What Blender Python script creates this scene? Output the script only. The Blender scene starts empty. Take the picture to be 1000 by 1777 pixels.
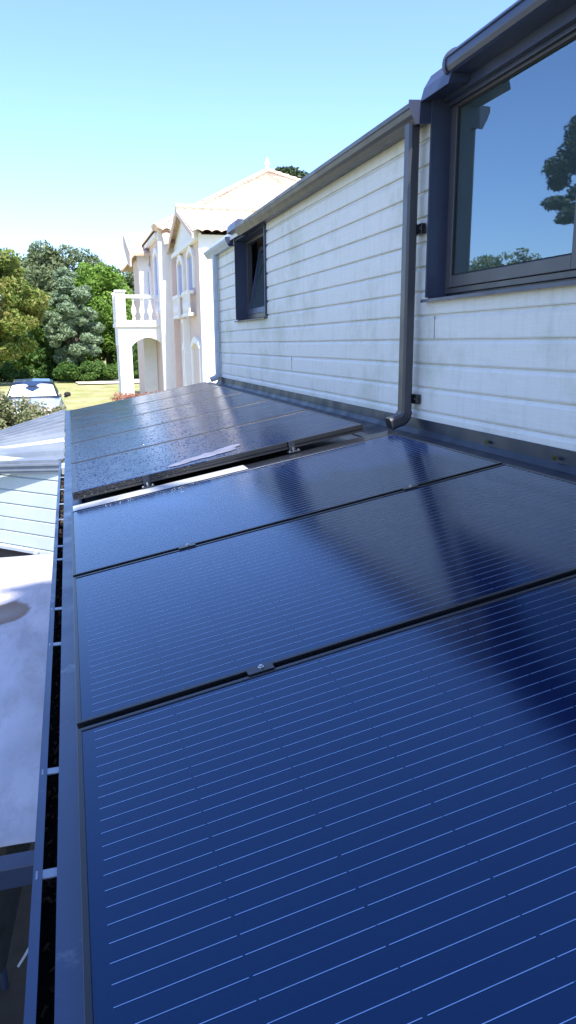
import bpy, math, random
import numpy as np
from mathutils import Vector, Matrix
random.seed(7)
R = math.radians
sc = bpy.context.scene
H = 2.45            # height of the camera above the ground; builders below take z relative to the camera

# ---------------------------------------------------------------- camera
cam_d = bpy.data.cameras.new('camera'); cam = bpy.data.objects.new('camera', cam_d)
sc.collection.objects.link(cam); sc.camera = cam
cam_d.sensor_fit = 'VERTICAL'; cam_d.sensor_height = 36.0; cam_d.lens = 36.0*1270/1777
cam_d.clip_start = 0.02; cam_d.clip_end = 3000
XC = Vector((0.95916663, -0.28272415, -0.00815089))
DN = Vector((-0.07132351, -0.21388376, -0.97425186))
FW = Vector((0.27370119, 0.93505122, -0.22531505))
m = Matrix.Identity(4)
for i in range(3):
    m[i][0] = XC[i]; m[i][1] = -DN[i]; m[i][2] = -FW[i]
m[2][3] = H
cam.matrix_world = m
cam_d.dof.use_dof = False

# ---------------------------------------------------------------- light
SUN_EL, SUN_AZ = 58.0, 4.0        # azimuth: degrees from -Y towards +X
sd = Vector((math.sin(R(SUN_AZ))*math.cos(R(SUN_EL)), -math.cos(R(SUN_AZ))*math.cos(R(SUN_EL)), math.sin(R(SUN_EL))))
sl = bpy.data.lights.new('sun', 'SUN'); sl.energy = 4.2; sl.angle = R(0.5); sl.color = (1.0, 0.95, 0.87)
so = bpy.data.objects.new('sun', sl); sc.collection.objects.link(so)
so.rotation_euler = sd.to_track_quat('Z', 'Y').to_euler(); so.location = (0, 0, 60)
w = bpy.data.worlds.new('World'); sc.world = w; w.use_nodes = True
nt = w.node_tree; nt.nodes.clear()
sky = nt.nodes.new('ShaderNodeTexSky'); sky.sky_type = 'NISHITA'; sky.sun_disc = False
sky.sun_elevation = R(SUN_EL); sky.sun_rotation = R(180-SUN_AZ)
sky.air_density = 1.0; sky.dust_density = 0.9; sky.ozone_density = 2.5
bg = nt.nodes.new('ShaderNodeBackground'); bg.inputs['Strength'].default_value = 0.15
wo = nt.nodes.new('ShaderNodeOutputWorld')
tint = nt.nodes.new('ShaderNodeMix'); tint.data_type = 'RGBA'; tint.blend_type = 'MULTIPLY'; tint.inputs[0].default_value = 1.0; tint.inputs[7].default_value = (0.86, 0.95, 1.20, 1)
nt.links.new(sky.outputs[0], tint.inputs[6]); nt.links.new(tint.outputs[2], bg.inputs[0]); nt.links.new(bg.outputs[0], wo.inputs[0])
sc.view_settings.view_transform = 'Standard'; sc.view_settings.look = 'None'
sc.view_settings.exposure = 1.2; sc.view_settings.gamma = 1.0; sc.view_settings.use_curve_mapping = False

# ---------------------------------------------------------------- materials
def nodes(name):
    mt = bpy.data.materials.new(name); mt.use_nodes = True
    t = mt.node_tree; return mt, t, t.nodes['Principled BSDF']
def N(t, typ, **kw):
    n = t.nodes.new(typ)
    for k, v in kw.items():
        if k in n.inputs: n.inputs[k].default_value = v
        else: setattr(n, k, v)
    return n
def coord(t, kind='Object', scale=(1,1,1), rot=(0,0,0)):
    tc = N(t, 'ShaderNodeTexCoord'); mp = N(t, 'ShaderNodeMapping')
    mp.inputs['Scale'].default_value = scale; mp.inputs['Rotation'].default_value = rot
    t.links.new(tc.outputs[kind], mp.inputs[0]); return mp.outputs[0]
def ramp(t, src, stops):
    r = N(t, 'ShaderNodeValToRGB'); e = r.color_ramp.elements
    e[0].position, e[0].color = stops[0][0], (*stops[0][1], 1)
    e[1].position, e[1].color = stops[-1][0], (*stops[-1][1], 1)
    for p, c in stops[1:-1]:
        k = e.new(p); k.color = (*c, 1)
    t.links.new(src, r.inputs[0]); return r.outputs[0]
def grey(v): return (v, v, v)
def mat(name, base, rough=0.6, metal=0.0, var=0.12, nscale=6.0, bump=0.0, bscale=60.0, scale=(1,1,1), spec=0.5, rvar=0.0, stain=None, coat=0.0):
    mt, t, b = nodes(name)
    co = coord(t, 'Object', scale)
    n1 = N(t, 'ShaderNodeTexNoise', Scale=nscale, Detail=6.0, Roughness=0.6); t.links.new(co, n1.inputs[0])
    c = ramp(t, n1.outputs[0], [(0.3, tuple(x*(1-var) for x in base)), (0.7, tuple(min(1, x*(1+var)) for x in base))])
    if stain:
        col, sscale, lo, hi, amt = stain
        n2 = N(t, 'ShaderNodeTexNoise', Scale=sscale, Detail=8.0, Roughness=0.65); t.links.new(co, n2.inputs[0])
        f = ramp(t, n2.outputs[0], [(lo, grey(0)), (hi, grey(amt))])
        mx = N(t, 'ShaderNodeMix', data_type='RGBA'); t.links.new(f, mx.inputs[0])
        t.links.new(c, mx.inputs[6]); mx.inputs[7].default_value = (*col, 1); c = mx.outputs[2]
    t.links.new(c, b.inputs['Base Color'])
    b.inputs['Metallic'].default_value = metal; b.inputs['Specular IOR Level'].default_value = spec
    b.inputs['Coat Weight'].default_value = coat
    if rvar:
        n3 = N(t, 'ShaderNodeTexNoise', Scale=nscale*1.7, Detail=8.0); t.links.new(co, n3.inputs[0])
        rr = ramp(t, n3.outputs[0], [(0.3, grey(max(0, rough-rvar))), (0.7, grey(min(1, rough+rvar)))]); t.links.new(rr, b.inputs['Roughness'])
    else: b.inputs['Roughness'].default_value = rough
    if bump:
        n4 = N(t, 'ShaderNodeTexNoise', Scale=bscale, Detail=6.0); t.links.new(co, n4.inputs[0])
        bp = N(t, 'ShaderNodeBump', Strength=bump, Distance=0.01); t.links.new(n4.outputs[0], bp.inputs['Height'])
        t.links.new(bp.outputs[0], b.inputs['Normal'])
    return mt

M = {}
M['anthracite'] = mat('anthracite_metal', (0.038, 0.050, 0.098), 0.36, 0.0, 0.1, 5, 0.02, 30, spec=0.6, rvar=0.08)
M['brown_metal'] = mat('brown_grey_metal', (0.050, 0.050, 0.062), 0.38, 0.0, 0.08, 5, spec=0.6, rvar=0.06)
M['flashing'] = mat('flashing_metal', (0.022, 0.048, 0.115), 0.33, 0.0, 0.12, 3, 0.02, 12, spec=0.7, rvar=0.09, stain=((0.32, 0.36, 0.42), 5, 0.60, 0.70, 0.5))
M['gutter_inside'] = mat('gutter_dirt', (0.012, 0.011, 0.011), 0.9, 0, 0.5, 40, 0.6, 80, spec=0.1, stain=((0.10, 0.07, 0.06), 9, 0.62, 0.72, 0.6))
M['bracket'] = mat('bracket_metal', (0.30, 0.34, 0.40), 0.35, 0.3, 0.1)
M['black_frame'] = mat('black_frame', (0.012, 0.013, 0.017), 0.3, 0.0, 0.2, 8, spec=0.6)
M['membrane'] = mat('dark_membrane', (0.014, 0.019, 0.034), 0.42, 0, 0.2, 4, 0.08, 9, spec=0.45, rvar=0.12, stain=((0.10, 0.11, 0.13), 7, 0.64, 0.75, 0.25))
M['steel'] = mat('bright_steel', (0.6, 0.6, 0.6), 0.3, 1.0, 0.1)
M['alu'] = mat('pale_aluminium', (0.70, 0.71, 0.73), 0.35, 0.4, 0.06, 6, scale=(0.4, 12, 12))
M['plaster'] = mat('white_render', (0.80, 0.79, 0.77), 0.85, 0, 0.04, 3, 0.15, 60, stain=((0.6, 0.56, 0.52), 1.5, 0.58, 0.8, 0.25))
M['pink_plaster'] = mat('rose_render', (0.66, 0.52, 0.46), 0.85, 0, 0.05, 3, 0.15, 60)
M['tan'] = mat('tan_wood', (0.30, 0.19, 0.11), 0.6, 0, 0.2, 5, scale=(8, 8, 1))
M['shutter'] = mat('blue_grey_shutter', (0.42, 0.47, 0.55), 0.6)
M['curtain'] = mat('ivory_curtain', (0.42, 0.32, 0.22), 0.8, 0, 0.25, 4, scale=(9, 9, 0.5))
M['lilac'] = mat('lilac_blind', (0.32, 0.34, 0.5), 0.8)
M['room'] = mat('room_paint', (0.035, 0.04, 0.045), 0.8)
M['teal'] = mat('teal_reveal', (0.06, 0.20, 0.20), 0.5, 0, 0.05)
M['grass'] = mat('dry_lawn', (0.36, 0.32, 0.17), 1.0, 0, 0.3, 1.2, 0.5, 30, spec=0.05, stain=((0.20, 0.25, 0.07), 0.5, 0.42, 0.6, 0.7))
M['gravel'] = mat('pale_gravel', (0.62, 0.56, 0.47), 1.0, 0, 0.15, 20, 0.4, 40, spec=0.1)
M['tiles_dark'] = mat('terrace_tile', (0.07, 0.06, 0.055), 0.6, 0, 0.3, 7)
M['wood_bark'] = mat('bark', (0.12, 0.09, 0.07), 0.95, 0, 0.3, 8, 0.6, 20, scale=(1, 1, 0.3))
M['rubber'] = mat('black_rubber', (0.012, 0.012, 0.012), 0.8)
M['black_fabric'] = mat('black_fabric', (0.012, 0.013, 0.014), 0.9, 0, 0.2, 30, 0.2, 200)
M['car_paint'] = mat('silver_paint', (0.50, 0.54, 0.60), 0.25, 0.3, 0.02, coat=1.0)
M['car_dark'] = mat('navy_paint', (0.02, 0.035, 0.08), 0.2, 0.0, 0.05, coat=1.0)
M['car_glass'] = mat('car_glass', (0.01, 0.012, 0.016), 0.04, 0.0, 0.0, spec=1.0)
M['sunshade'] = mat('silver_sunshade', (0.75, 0.77, 0.8), 0.4, 0.1, 0.08, 5)
M['lamp'] = mat('lamp_lens', (0.6, 0.62, 0.65), 0.1, 0.2, 0.05)
M['yellow'] = mat('yellow_plastic', (0.7, 0.6, 0.02), 0.5)
M['moss'] = mat('moss', (0.09, 0.09, 0.03), 1.0, 0, 0.5, 30, 0.5, 100)
M['zinc'] = mat('pale_zinc_roof', (0.72, 0.72, 0.72), 0.5, 0.0, 0.06, 2)
M['sail'] = None

def clad_material():
    mt, t, b = nodes('white_clapboard')
    co = coord(t, 'Object', (1, 0.6, 14)); g = N(t, 'ShaderNodeTexNoise', Scale=9.0, Detail=9.0, Roughness=0.7); t.links.new(co, g.inputs[0])
    c = ramp(t, g.outputs[0], [(0.30, (0.69, 0.68, 0.65)), (0.62, (0.75, 0.74, 0.71))])
    cv = coord(t, 'Object', (1, 9, 0.8)); s = N(t, 'ShaderNodeTexNoise', Scale=2.4, Detail=9.0, Roughness=0.65); t.links.new(cv, s.inputs[0])
    f = ramp(t, s.outputs[0], [(0.50, grey(0)), (0.80, grey(0.4))])
    mx = N(t, 'ShaderNodeMix', data_type='RGBA'); t.links.new(f, mx.inputs[0]); t.links.new(c, mx.inputs[6]); mx.inputs[7].default_value = (0.44, 0.46, 0.42, 1)
    # mildew, stronger towards the far, damp end and along the bottom boards
    co2 = coord(t, 'Object'); s2 = N(t, 'ShaderNodeTexNoise', Scale=1.6, Detail=8.0, Roughness=0.7); t.links.new(co2, s2.inputs[0])
    sp = N(t, 'ShaderNodeSeparateXYZ'); t.links.new(co2, sp.inputs[0])
    mr = N(t, 'ShaderNodeMapRange'); mr.inputs[1].default_value = 5.0; mr.inputs[2].default_value = 9.7; t.links.new(sp.outputs[1], mr.inputs[0])
    ad = N(t, 'ShaderNodeMath', operation='MULTIPLY_ADD'); t.links.new(mr.outputs[0], ad.inputs[0]); ad.inputs[1].default_value = 0.16; t.links.new(s2.outputs[0], ad.inputs[2])
    f2 = ramp(t, ad.outputs[0], [(0.50, grey(0)), (0.80, grey(0.75))])
    mx2 = N(t, 'ShaderNodeMix', data_type='RGBA'); t.links.new(f2, mx2.inputs[0]); t.links.new(mx.outputs[2], mx2.inputs[6]); mx2.inputs[7].default_value = (0.36, 0.40, 0.29, 1)
    # small dark knots and chips
    v = N(t, 'ShaderNodeTexVoronoi', Scale=5.0); t.links.new(coord(t, 'Object', (1, 1.0, 2.2)), v.inputs[0])
    f3 = ramp(t, v.outputs['Distance'], [(0.0, grey(0.7)), (0.035, grey(0))])
    mx3 = N(t, 'ShaderNodeMix', data_type='RGBA'); t.links.new(f3, mx3.inputs[0]); t.links.new(mx2.outputs[2], mx3.inputs[6]); mx3.inputs[7].default_value = (0.2, 0.2, 0.2, 1)
    t.links.new(mx3.outputs[2], b.inputs['Base Color']); b.inputs['Roughness'].default_value = 0.55
    bp = N(t, 'ShaderNodeBump', Strength=0.22, Distance=0.004); t.links.new(g.outputs[0], bp.inputs['Height']); t.links.new(bp.outputs[0], b.inputs['Normal'])
    return mt
M['clad'] = clad_material()
M['aqua_boards'] = mat('pale_aqua_boards', (0.54, 0.61, 0.62), 0.6, 0, 0.07, 3, 0.05, 30)
M['clad_far'] = mat('white_boards', (0.80, 0.80, 0.80), 0.6, 0, 0.04, 5)

def pv_glass():
    mt, t, b = nodes('solar_glass')
    co = coord(t, 'Object'); n = N(t, 'ShaderNodeTexNoise', Scale=1.3, Detail=4.0); t.links.new(co, n.inputs[0])
    c = ramp(t, n.outputs[0], [(0.3, (0.0005, 0.004, 0.032)), (0.7, (0.0008, 0.006, 0.044))]); t.links.new(c, b.inputs['Base Color'])
    b.inputs['Roughness'].default_value = 0.14; b.inputs['IOR'].default_value = 1.85; b.inputs['Specular IOR Level'].default_value = 0.5; b.inputs['Specular Tint'].default_value = (0.28, 0.62, 1, 1)
    n2 = N(t, 'ShaderNodeTexNoise', Scale=420.0, Detail=2.0); t.links.new(co, n2.inputs[0])
    bp = N(t, 'ShaderNodeBump', Strength=0.03, Distance=0.001); t.links.new(n2.outputs[0], bp.inputs['Height']); t.links.new(bp.outputs[0], b.inputs['Normal'])
    return mt
M['pv'] = pv_glass()
M['busbar'] = mat('silver_wire', (0.46, 0.62, 0.86), 0.3, 1.0, 0.1)

def wet_glass():
    mt, t, b = nodes('wet_solar_glass')
    co = coord(t, 'Object', (0.5, 3.2, 1)); n = N(t, 'ShaderNodeTexNoise', Scale=6.0, Detail=9.0, Roughness=0.7); t.links.new(co, n.inputs[0])
    c = ramp(t, n.outputs[0], [(0.35, (0.0003, 0.002, 0.020)), (0.7, (0.001, 0.009, 0.050))]); t.links.new(c, b.inputs['Base Color'])
    r = ramp(t, n.outputs[0], [(0.40, grey(0.04)), (0.60, grey(0.22))]); t.links.new(r, b.inputs['Roughness'])
    b.inputs['IOR'].default_value = 1.3; b.inputs['Specular IOR Level'].default_value = 0.4; b.inputs['Specular Tint'].default_value = (0.25, 0.6, 1, 1)
    v = N(t, 'ShaderNodeTexVoronoi', Scale=110.0, feature='SMOOTH_F1'); t.links.new(coord(t, 'Object', (1, 1, 1)), v.inputs[0])
    a = ramp(t, v.outputs[0], [(0.0, grey(1)), (0.5, grey(0))])
    bp = N(t, 'ShaderNodeBump', Strength=0.14, Distance=0.002); t.links.new(a, bp.inputs['Height'])
    bp2 = N(t, 'ShaderNodeBump', Strength=0.22, Distance=0.004); t.links.new(n.outputs[0], bp2.inputs['Height']); t.links.new(bp.outputs[0], bp2.inputs['Normal'])
    t.links.new(bp2.outputs[0], b.inputs['Normal'])
    return mt
M['wet'] = wet_glass()
def wet_metal():
    mt, t, b = nodes('wet_frame_edge')
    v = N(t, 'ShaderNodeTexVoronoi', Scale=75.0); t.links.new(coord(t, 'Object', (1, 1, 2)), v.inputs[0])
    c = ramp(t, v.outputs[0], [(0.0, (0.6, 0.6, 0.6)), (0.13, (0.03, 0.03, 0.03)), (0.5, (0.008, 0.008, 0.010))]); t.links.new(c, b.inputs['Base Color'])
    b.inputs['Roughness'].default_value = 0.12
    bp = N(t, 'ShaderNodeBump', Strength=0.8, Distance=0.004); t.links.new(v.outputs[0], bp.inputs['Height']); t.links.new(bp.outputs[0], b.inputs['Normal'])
    return mt
M['wet_edge'] = wet_metal()
M['scale'] = mat('painted_glare', (0.17, 0.17, 0.22), 0.35, 0, 0.4, 12, 0.2, 60)  # pale colour standing in for glare on the wet glass

def window_glass(tint=(0.45, 0.6, 0.62), ior=3.3):
    mt, t, b = nodes('window_glass'); t.nodes.remove(b)
    out = t.nodes['Material Output']
    fr = N(t, 'ShaderNodeFresnel'); fr.inputs[0].default_value = ior
    nz = N(t, 'ShaderNodeTexNoise', Scale=1.5, Detail=1.0); t.links.new(coord(t), nz.inputs[0]); bp = N(t, 'ShaderNodeBump', Strength=0.03, Distance=0.02); t.links.new(nz.outputs[0], bp.inputs['Height'])
    tr = N(t, 'ShaderNodeBsdfTransparent'); tr.inputs[0].default_value = (*tint, 1)
    gl = N(t, 'ShaderNodeBsdfGlossy', Roughness=0.015); t.links.new(bp.outputs[0], gl.inputs['Normal']); gl.inputs[0].default_value = (0.72, 0.90, 1, 1)
    mx = N(t, 'ShaderNodeMixShader'); t.links.new(fr.outputs[0], mx.inputs[0]); t.links.new(tr.outputs[0], mx.inputs[1]); t.links.new(gl.outputs[0], mx.inputs[2])
    t.links.new(mx.outputs[0], out.inputs[0]); return mt
M['glass'] = window_glass()
t_ = M['glass'].node_tree; o_ = t_.nodes['Material Output']; src = o_.inputs[0].links[0].from_socket
df = N(t_, 'ShaderNodeBsdfDiffuse'); df.inputs[0].default_value = (0.30, 0.42, 0.48, 1); m2 = N(t_, 'ShaderNodeMixShader'); m2.inputs[0].default_value = 0.09
t_.links.new(src, m2.inputs[1]); t_.links.new(df.outputs[0], m2.inputs[2]); t_.links.new(m2.outputs[0], o_.inputs[0])

def tile_material():
    mt, t, b = nodes('clay_tile')
    co = coord(t, 'Object'); n = N(t, 'ShaderNodeTexNoise', Scale=2.0, Detail=8.0, Roughness=0.75); t.links.new(co, n.inputs[0])
    br = N(t, 'ShaderNodeTexNoise', Scale=9.0, Detail=2.0); t.links.new(co, br.inputs[0])
    c = ramp(t, n.outputs[0], [(0.3, (0.50, 0.36, 0.26)), (0.5, (0.66, 0.49, 0.36)), (0.7, (0.74, 0.62, 0.48))])
    mx = N(t, 'ShaderNodeMix', data_type='RGBA', blend_type='MULTIPLY'); mx.inputs[0].default_value = 0.5
    t.links.new(c, mx.inputs[6]); t.links.new(ramp(t, br.outputs[0], [(0.35, grey(0.55)), (0.6, grey(1))]), mx.inputs[7])
    t.links.new(mx.outputs[2], b.inputs['Base Color']); b.inputs['Roughness'].default_value = 0.9; return mt
M['tile'] = tile_material()

def sail_material():
    mt, t, b = nodes('white_canvas')
    co = coord(t, 'Object'); n = N(t, 'ShaderNodeTexNoise', Scale=2.2, Detail=6.0); t.links.new(co, n.inputs[0])
    c = ramp(t, n.outputs[0], [(0.35, (0.47, 0.45, 0.49)), (0.65, (0.60, 0.58, 0.61))])
    def spot(cx, cy, rx, ry, col, prev, amt, edge=0.25):
        mp = N(t, 'ShaderNodeMapping', vector_type='TEXTURE'); mp.inputs['Location'].default_value = (cx, cy, 0); mp.inputs['Scale'].default_value = (rx, ry, 50)
        tc = N(t, 'ShaderNodeTexCoord')
        nn = N(t, 'ShaderNodeTexNoise', Scale=7.0, Detail=6.0); t.links.new(tc.outputs['Object'], nn.inputs[0])
        va = N(t, 'ShaderNodeVectorMath', operation='MULTIPLY_ADD'); t.links.new(nn.outputs[1], va.inputs[0]); va.inputs[1].default_value = (0.08, 0.16, 0); t.links.new(tc.outputs['Object'], va.inputs[2])
        t.links.new(va.outputs[0], mp.inputs[0])
        ln = N(t, 'ShaderNodeVectorMath', operation='LENGTH'); t.links.new(mp.outputs[0], ln.inputs[0])
        f = ramp(t, ln.outputs['Value'], [(0.25, grey(amt*.75)), (0.88, grey(amt)), (1.0, grey(0))])
        mx = N(t, 'ShaderNodeMix', data_type='RGBA'); t.links.new(f, mx.inputs[0]); t.links.new(prev, mx.inputs[6]); mx.inputs[7].default_value = (*col, 1); return mx.outputs[2]
    c = spot(-0.46, 4.12, 0.22, 0.24, (0.20, 0.12, 0.06), c, 0.9)
    c = spot(-0.50, 2.55, 0.14, 0.22, (0.16, 0.20, 0.30), c, 0.55, 3.0)
    d1 = N(t, 'ShaderNodeTexNoise', Scale=5.5, Detail=10.0, Roughness=0.75); t.links.new(coord(t, 'Object', (1.6, .6, 1)), d1.inputs[0]); mz = N(t, 'ShaderNodeMix', data_type='RGBA'); t.links.new(ramp(t, d1.outputs[0], [(0.46, grey(0)), (0.72, grey(0.55))]), mz.inputs[0]); t.links.new(c, mz.inputs[6]); mz.inputs[7].default_value = (0.24, 0.21, 0.19, 1); c = mz.outputs[2]
    t.links.new(c, b.inputs['Base Color']); b.inputs['Roughness'].default_value = 0.8
    wn_ = N(t, 'ShaderNodeTexNoise', Scale=5.0, Detail=4.0); t.links.new(coord(t, 'Object', (1.0, 0.35, 1)), wn_.inputs[0]); bp = N(t, 'ShaderNodeBump', Strength=0.5, Distance=0.02); t.links.new(wn_.outputs[0], bp.inputs['Height']); t.links.new(bp.outputs[0], b.inputs['Normal'])
    return mt
M['sail'] = sail_material()

def leaf_material(name, cols, trans=0.42):
    mt, t, b = nodes(name); out = t.nodes['Material Output']
    g = N(t, 'ShaderNodeNewGeometry'); n = N(t, 'ShaderNodeTexNoise', Scale=0.55, Detail=3.0); t.links.new(coord(t, 'Object'), n.inputs[0])
    ad = N(t, 'ShaderNodeMath', operation='MULTIPLY_ADD'); t.links.new(g.outputs['Random Per Island'], ad.inputs[0]); ad.inputs[1].default_value = 0.5
    sb = N(t, 'ShaderNodeMath', operation='MULTIPLY_ADD'); t.links.new(n.outputs[0], sb.inputs[0]); sb.inputs[1].default_value = 1.2; sb.inputs[2].default_value = -0.35
    t.links.new(sb.outputs[0], ad.inputs[2])
    c = ramp(t, ad.outputs[0], [(i/(len(cols)-1)*0.9+0.05, cc) for i, cc in enumerate(cols)])
    t.links.new(c, b.inputs['Base Color']); b.inputs['Roughness'].default_value = 0.55; b.inputs['Specular IOR Level'].default_value = 0.3
    tl = N(t, 'ShaderNodeBsdfTranslucent'); t.links.new(c, tl.inputs[0])
    mx = N(t, 'ShaderNodeMixShader'); mx.inputs[0].default_value = trans
    t.links.new(b.outputs[0], mx.inputs[1]); t.links.new(tl.outputs[0], mx.inputs[2]); t.links.new(mx.outputs[0], out.inputs[0]); return mt
L = {
 'autumn': leaf_material('turning_leaves', [(0.08, 0.14, 0.03), (0.15, 0.22, 0.04), (0.24, 0.30, 0.07), (0.30, 0.26, 0.08), (0.26, 0.32, 0.08)]),
 'blue': leaf_material('blue_green_leaves', [(0.15, 0.22, 0.12), (0.25, 0.34, 0.20), (0.36, 0.44, 0.28)]),
 'bright': leaf_material('bright_leaves', [(0.101, 0.186, 0.025), (0.186, 0.321, 0.051), (0.304, 0.456, 0.085)]),
 'olive': leaf_material('olive_leaves', [(0.101, 0.144, 0.059), (0.169, 0.220, 0.101), (0.254, 0.288, 0.151)]),
 'ivy': leaf_material('ivy_leaves', [(0.034, 0.085, 0.020), (0.085, 0.169, 0.034), (0.151, 0.254, 0.051)]),
 'pine': leaf_material('pine_needles', [(0.018, 0.035, 0.015), (0.035, 0.06, 0.022), (0.05, 0.085, 0.03)], 0.1),
 'pale': leaf_material('variegated_leaves', [(0.07, 0.12, 0.03), (0.20, 0.24, 0.10), (0.34, 0.32, 0.20), (0.28, 0.16, 0.10)]),
 'pink': leaf_material('rusty_pink_leaves', [(0.30, 0.10, 0.07), (0.45, 0.20, 0.14), (0.30, 0.22, 0.10)]),
}

# ---------------------------------------------------------------- mesh helpers
class MB:
    def __init__(s): s.v = []; s.f = []
    def add(s, vs, fs):
        k = len(s.v); s.v += [tuple(p) for p in vs]; s.f += [tuple(i+k for i in f) for f in fs]; return s
    def box(s, x0, x1, y0, y1, z0, z1):
        return s.add([(x0,y0,z0),(x1,y0,z0),(x1,y1,z0),(x0,y1,z0),(x0,y0,z1),(x1,y0,z1),(x1,y1,z1),(x0,y1,z1)],
                     [(0,3,2,1),(4,5,6,7),(0,1,5,4),(1,2,6,5),(2,3,7,6),(3,0,4,7)])
    def obox(s, o, ax, ay, az, a0, a1, b0, b1, c0, c1):
        o, ax, ay, az = map(Vector, (o, ax, ay, az)); k = MB().box(a0, a1, b0, b1, c0, c1)
        return s.add([o+ax*p[0]+ay*p[1]+az*p[2] for p in k.v], k.f)
    def prism(s, pts, axis, a, b):          # closed 2-D outline swept along an axis ('x': pts=(y,z), 'y': pts=(x,z), 'z': pts=(x,y))
        def P(p, t): return {'x': (t, p[0], p[1]), 'y': (p[0], t, p[1]), 'z': (p[0], p[1], t)}[axis]
        n = len(pts)
        return s.add([P(p, a) for p in pts]+[P(p, b) for p in pts],
                     [tuple(range(n)), tuple(range(2*n-1, n-1, -1))]+[(i, i+n, (i+1) % n+n, (i+1) % n) for i in range(n)])
    def tube(s, pts, r, seg=8, cap=True):
        pts = [Vector(p) for p in pts]; rs = r if isinstance(r, (list, tuple)) else [r]*len(pts); k = len(s.v); n = len(pts)
        for i, p in enumerate(pts):
            d = (pts[min(i+1, n-1)]-pts[max(i-1, 0)]).normalized(); u = d.orthogonal().normalized()
            if abs(d.z) < 0.95: u = d.cross(Vector((0,0,1))).normalized()
            else: u = Vector((1,0,0))-d*d.x; u.normalize()
            v = d.cross(u)
            for j in range(seg):
                a = 2*math.pi*j/seg; s.v.append(tuple(p+(u*math.cos(a)+v*math.sin(a))*rs[i]))
        for i in range(n-1):
            for j in range(seg):
                s.f.append((k+i*seg+j, k+i*seg+(j+1) % seg, k+(i+1)*seg+(j+1) % seg, k+(i+1)*seg+j))
        if cap: s.f.append(tuple(k+j for j in range(seg))[::-1]); s.f.append(tuple(k+(n-1)*seg+j for j in range(seg)))
        return s
    def sweep(s, prof, path, frames):       # outline prof (u,v) placed at each path point with frame (U,V)
        k = len(s.v); n = len(prof)
        for p, (U, V) in zip(path, frames):
            for a, b in prof: s.v.append(tuple(Vector(p)+Vector(U)*a+Vector(V)*b))
        for i in range(len(path)-1):
            for j in range(n): s.f.append((k+i*n+j, k+i*n+(j+1) % n, k+(i+1)*n+(j+1) % n, k+(i+1)*n+j))
        s.f.append(tuple(k+j for j in range(n))[::-1]); s.f.append(tuple(k+(len(path)-1)*n+j for j in range(n))); return s
    def lathe(s, c, prof, seg=12):
        k = len(s.v)
        for r, z in prof:
            for j in range(seg): a = 2*math.pi*j/seg; s.v.append((c[0]+r*math.cos(a), c[1]+r*math.sin(a), c[2]+z))
        for i in range(len(prof)-1):
            for j in range(seg): s.f.append((k+i*seg+j, k+i*seg+(j+1) % seg, k+(i+1)*seg+(j+1) % seg, k+(i+1)*seg+j))
        s.f.append(tuple(k+j for j in range(seg))[::-1]); s.f.append(tuple(k+(len(prof)-1)*seg+j for j in range(seg))); return s
def base(p):    # total location of a parent chain (no rotations in those chains)
    v = Vector((0,0,0))
    while p is not None: v = v+p.location; p = p.parent
    return v
def obj(name, mb, m_, parent=None, local=False, bevel=0.0, smooth=False, origin=None):
    me = bpy.data.meshes.new(name); off = Vector((0,0,0))
    if not local:
        off = Vector((0, 0, H))-base(parent)
    org = Vector((0,0,0))
    if parent is None and not local:
        xs = np.array(mb.v); org = Vector((float(xs[:,0].mean()), float(xs[:,1].mean()), float(xs[:,2].min())+H)) if origin is None else Vector(origin)
    me.from_pydata([tuple(Vector(p)+off-org) for p in mb.v], [], mb.f); me.validate(); me.update()
    if not smooth and bevel == 0: pass
    o = bpy.data.objects.new(name, me); o.location = org; sc.collection.objects.link(o); me.materials.append(m_)
    if smooth:
        for p in me.polygons: p.use_smooth = True
    if parent: o.parent = parent
    if bevel:
        bv = o.modifiers.new('bevel', 'BEVEL'); bv.width = bevel; bv.segments = 2; bv.limit_method = 'ANGLE'; bv.angle_limit = R(40)
    return o
def tag(o, label=None, cat=None, group=None, kind=None):
    if label: o['label'] = label
    if cat: o['category'] = cat
    if group: o['group'] = group
    if kind: o['kind'] = kind
    return o
def thing(name, loc, label, cat, group=None):
    o = bpy.data.objects.new(name, None); sc.collection.objects.link(o); o.location = (loc[0], loc[1], loc[2]+H); o.empty_display_size = 0.2
    return tag(o, label, cat, group)
def copy_tree(o, parent=None):
    c = o.copy(); sc.collection.objects.link(c); c.parent = parent
    for ch in [k for k in bpy.data.objects if k.parent == o]: copy_tree(ch, c)
    return c
TA = math.tan(R(10.4)); CA = math.cos(R(10.4)); SA = math.sin(R(10.4))
def rz(x, h): return x*TA-h/CA            # height of the lean-to roof plane that lies h under the camera
G0 = -H                                    # ground in camera-relative height

# ---------------------------------------------------------------- ground
g = MB(); n = 60; xs = [-900, -300, -120, -60]+list(np.linspace(-40, 60, 26))+[100, 200, 400, 900]; ys = [-600, -200, -60, -20]+list(np.linspace(-5, 90, 30))+[140, 250, 500, 1500]
for y in ys:
    for x in xs:
        near = 0.0 if y < 10 or y > 80 else 0.05*math.sin(x*0.7)*math.sin(y*0.31)
        g.v.append((x, y, G0+near))
for j in range(len(ys)-1):
    for i in range(len(xs)-1):
        k = j*len(xs)+i; g.f.append((k, k+1, k+1+len(xs), k+len(xs)))
tag(obj('ground', g, M['grass'], smooth=True), kind='structure')
tag(obj('path', MB().add([(0.55, 47.5, G0+.075), (9, 47.2, G0+.075), (9.2, 53.2, G0+.075), (0.25, 52.2, G0+.075)], [(0,1,2,3)]), M['gravel']), kind='structure')
tag(obj('terrace', MB().box(-4, 1.9, -3, 7.2, G0-.1, G0+.06), M['tiles_dark']), kind='structure')

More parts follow.
